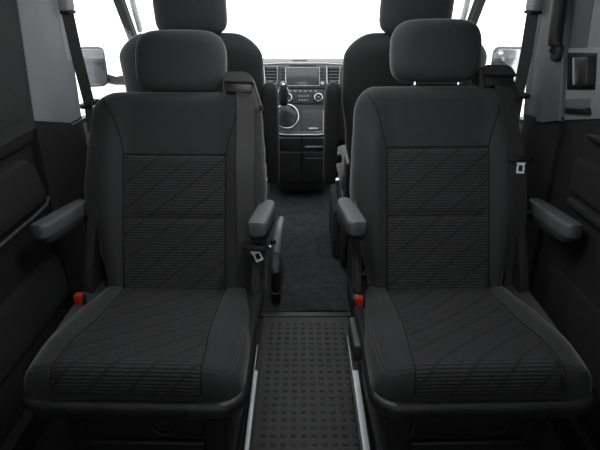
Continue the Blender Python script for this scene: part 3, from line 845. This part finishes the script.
# front doors, windows, posts
for sgn, k in ((-1, 3), (1, 4)):
    d = root_of('door_%d' % k, (sgn*.92, 2.6, 0), 'front door below the %s side window' % ('left' if sgn < 0 else 'right'))
    lo = d.location
    xa, xb = sorted((sgn*.89, sgn*.95))
    link('door_card', yz_prism([(2.0, .03), (2.0, .765), (2.5, .70), (3.3, .66), (3.3, .03)], xa, xb, .02), TRD, d, 40, lo)
    link('waist_strip', yz_prism([(2.0, .760), (2.0, .780), (2.5, .715), (3.3, .675), (3.3, .655), (2.5, .695)], *sorted((sgn*.90, sgn*.95)), .004), PLB, d, 40, lo)
    w = struct(link('window_%d' % k, yz_prism([(2.0, .775), (2.0, 1.44), (2.72, 1.44), (3.40, .70), (2.5, .71)], *sorted((sgn*.925, sgn*.930)), 0), GLASS, None, 0), 'front door window on the %s' % ('left' if sgn < 0 else 'right'))
    # windscreen pillar
    bm = bmesh.new(); rings = []
    for y, z in ((3.46, .80), (3.2, .99), (2.9, 1.20), (2.5, 1.47)):
        c = Vector((sgn*(.905+.13*(y-2.9)), y, z)); u = Vector((0, .58, .81))
        rings.append([c + Vector((dx, 0, 0)) + u*dz for dx, dz in ((-.027, -.016), (.022, -.016), (.022, .016), (-.027, .016))])
    p = struct(link('trim_%d' % (k+1), loft(bm, rings), mat('windscreen_pillar', .015, .8, spec=.2) if sgn < 0 else bpy.data.materials['windscreen_pillar'], None, 30), 'sloping dark windscreen pillar on the %s' % ('left' if sgn < 0 else 'right'))
    bm = bmesh.new()
    tube(bm, [(sgn*(.885+.13*.28), 3.18, .985), (sgn*.883, 2.88, 1.195), (sgn*(.885-.13*.4), 2.5, 1.455)], .004, 8)
    link('pillar_seal', bm, PLB, p, 40)
    # door mirror outside
    link('pillar_handle', tube(bmesh.new(), spline([(sgn*.865, 2.98, 1.22), (sgn*.875, 3.04, 1.15), (sgn*.90, 3.18, 1.06), (sgn*.915, 3.24, 1.03)], 5), .016, 10), HEADL, p, 40)
    m = thing('door_mirror', (sgn*1.10, 3.0, .80), 'door mirror outside the %s front window' % ('left' if sgn < 0 else 'right'), 'mirror', 'door mirrors')
    lo = m.location
    cx_ = sgn*1.126 if sgn < 0 else 1.142
    hw_ = .070 if sgn < 0 else .100
    rot = Matrix.Rotation(.262 if sgn < 0 else -.26, 4, 'Z'); T = Matrix.Translation((cx_, 3.0, .856)) @ rot
    def mp(k, y, n=8):
        out = []
        for q in rnd_poly([(-hw_*k, -.105*k), (-hw_*k, .105*k), (hw_*k, .105*k), (hw_*k, -.105*k)], .040*k, n): out.append(T @ Vector((q[0], y, q[1])))
        return out
    link('mirror_housing', loft(bmesh.new(), [mp(.96, -.002), mp(1.0, .004), mp(1.0, .03), mp(.92, .07), mp(.7, .095), mp(.4, .105)]), PLD, m, 50, lo)
    link('mirror_glass', loft(bmesh.new(), [mp(.90, .0), mp(.90, -.005), mp(.885, -.006)]), MIRR, m, 30, lo)
    link('mirror_rim', tube(bmesh.new(), mp(.95, -.002)+mp(.95, -.002)[:1], .005, 8), PLM, m, 50, lo)
    link('mirror_arm', tube(bmesh.new(), [(cx_, 3.05, .80), (sgn*1.03, 3.06, .775), (sgn*.94, 3.07, .78)], [.03, .024, .03], 12), PLD, m, 50, lo)

ws = struct(link('window_1', loft(bmesh.new(), [[Vector((x, y, z)) for y, z in ((3.50, .825), (2.50, 1.475), (2.503, 1.479), (3.503, .829))] for x in (-.95, 0, .95)]), GLASS, None, 0), 'windscreen above the dashboard')
struct(link('trim_6', B(-.96, .96, 3.44, 3.60, .40, .835, .01), PLB, None, 30), 'black cowl under the windscreen')

struct(link('wall_front', B(-.97, .97, 3.60, 3.66, 0, .82), PLB, None, 0), 'bulkhead behind the dashboard')
# roof, rear end with its window, roof side rails over the sliding windows
struct(link('ceiling', B(-.98, .98, -.82, 2.52, 1.46, 1.50), HEADL, None, 0), 'pale ceiling lining')
struct(link('wall_back', B(-.90, .90, -.84, -.80, 0, 1.02), TRD, None, 0), 'tailgate lining behind the viewpoint')
for k, (xa, xb) in enumerate(((-.90, -.76), (.76, .90))):
    struct(link('trim_%d' % (7+k), B(xa, xb, -.84, -.80, 1.02, 1.46), TRM, None, 0), 'rear window pillar')
struct(link('window_2', B(-.76, .76, -.825, -.82, 1.02, 1.46), GLASS, None, 0), 'tailgate window')
# unseen ceiling lamp, added to light seats and mat from above
lp_ = thing('ceiling_fill_lamp', (0, 1.08, 1.46), 'added flat fill lamp on the ceiling above the seats', 'lamp')
link('fill_lamp_housing', B(-.30, .30, .90, 1.26, 1.440, 1.46, .006), HEADL, lp_, 40, lp_.location)
link('fill_lamp_lens', B(-.26, .26, .94, 1.22, 1.434, 1.442, .003), FILLM, lp_, 40, lp_.location)
ld = bpy.data.lights.new('ceiling_fill_light', 'AREA'); ld.shape = 'RECTANGLE'; ld.size = .52; ld.size_y = .28; ld.energy = 5.0; ld.color = (1, .99, .98)
lo_ = bpy.data.objects.new('ceiling_fill_light', ld); C.objects.link(lo_); lo_.location = (0, 1.08, 1.430)

lq = thing('ceiling_fill_lamp', (0, 1.80, 1.46), 'added narrow fill lamp on the ceiling above the front seats', 'lamp')  # second unseen lamp, added to brighten the front seat backs
link('fill_lamp_housing', B(-.26, .26, 1.72, 1.88, 1.440, 1.46, .006), HEADL, lq, 40, lq.location)
link('fill_lamp_lens', B(-.23, .23, 1.74, 1.86, 1.434, 1.442, .003), FILLM, lq, 40, lq.location)
ld2 = ld.copy(); ld2.size = .44; ld2.size_y = .12; ld2.energy = 2.4
l2 = bpy.data.objects.new('ceiling_fill_light', ld2); C.objects.link(l2); l2.location = (0, 1.80, 1.430)

# ------------------------------------------------------------------ daylight and camera
w = bpy.data.worlds.new('overcast_white'); sc.world = w; w.use_nodes = True
bg = w.node_tree.nodes['Background']; bg.inputs[0].default_value = (1, 1, 1, 1); bg.inputs[1].default_value = 2.8
cd = bpy.data.cameras.new('camera'); cam = bpy.data.objects.new('camera', cd); C.objects.link(cam); sc.camera = cam
cd.sensor_width = 36; cd.lens = 534/600*36; cd.clip_start = .01
cam.location = (0, 0, 1.24)
cam.rotation_euler = (math.radians(90) - math.atan(235/534), 0, 0)
sc.view_settings.view_transform = 'Standard'; sc.view_settings.look = 'None'
sc.view_settings.gamma = 1; sc.view_settings.use_curve_mapping = False
sc.view_settings.exposure = 0.0
sc.cycles.use_denoising = True
sc.cycles.max_bounces = 8; sc.cycles.transparent_max_bounces = 12
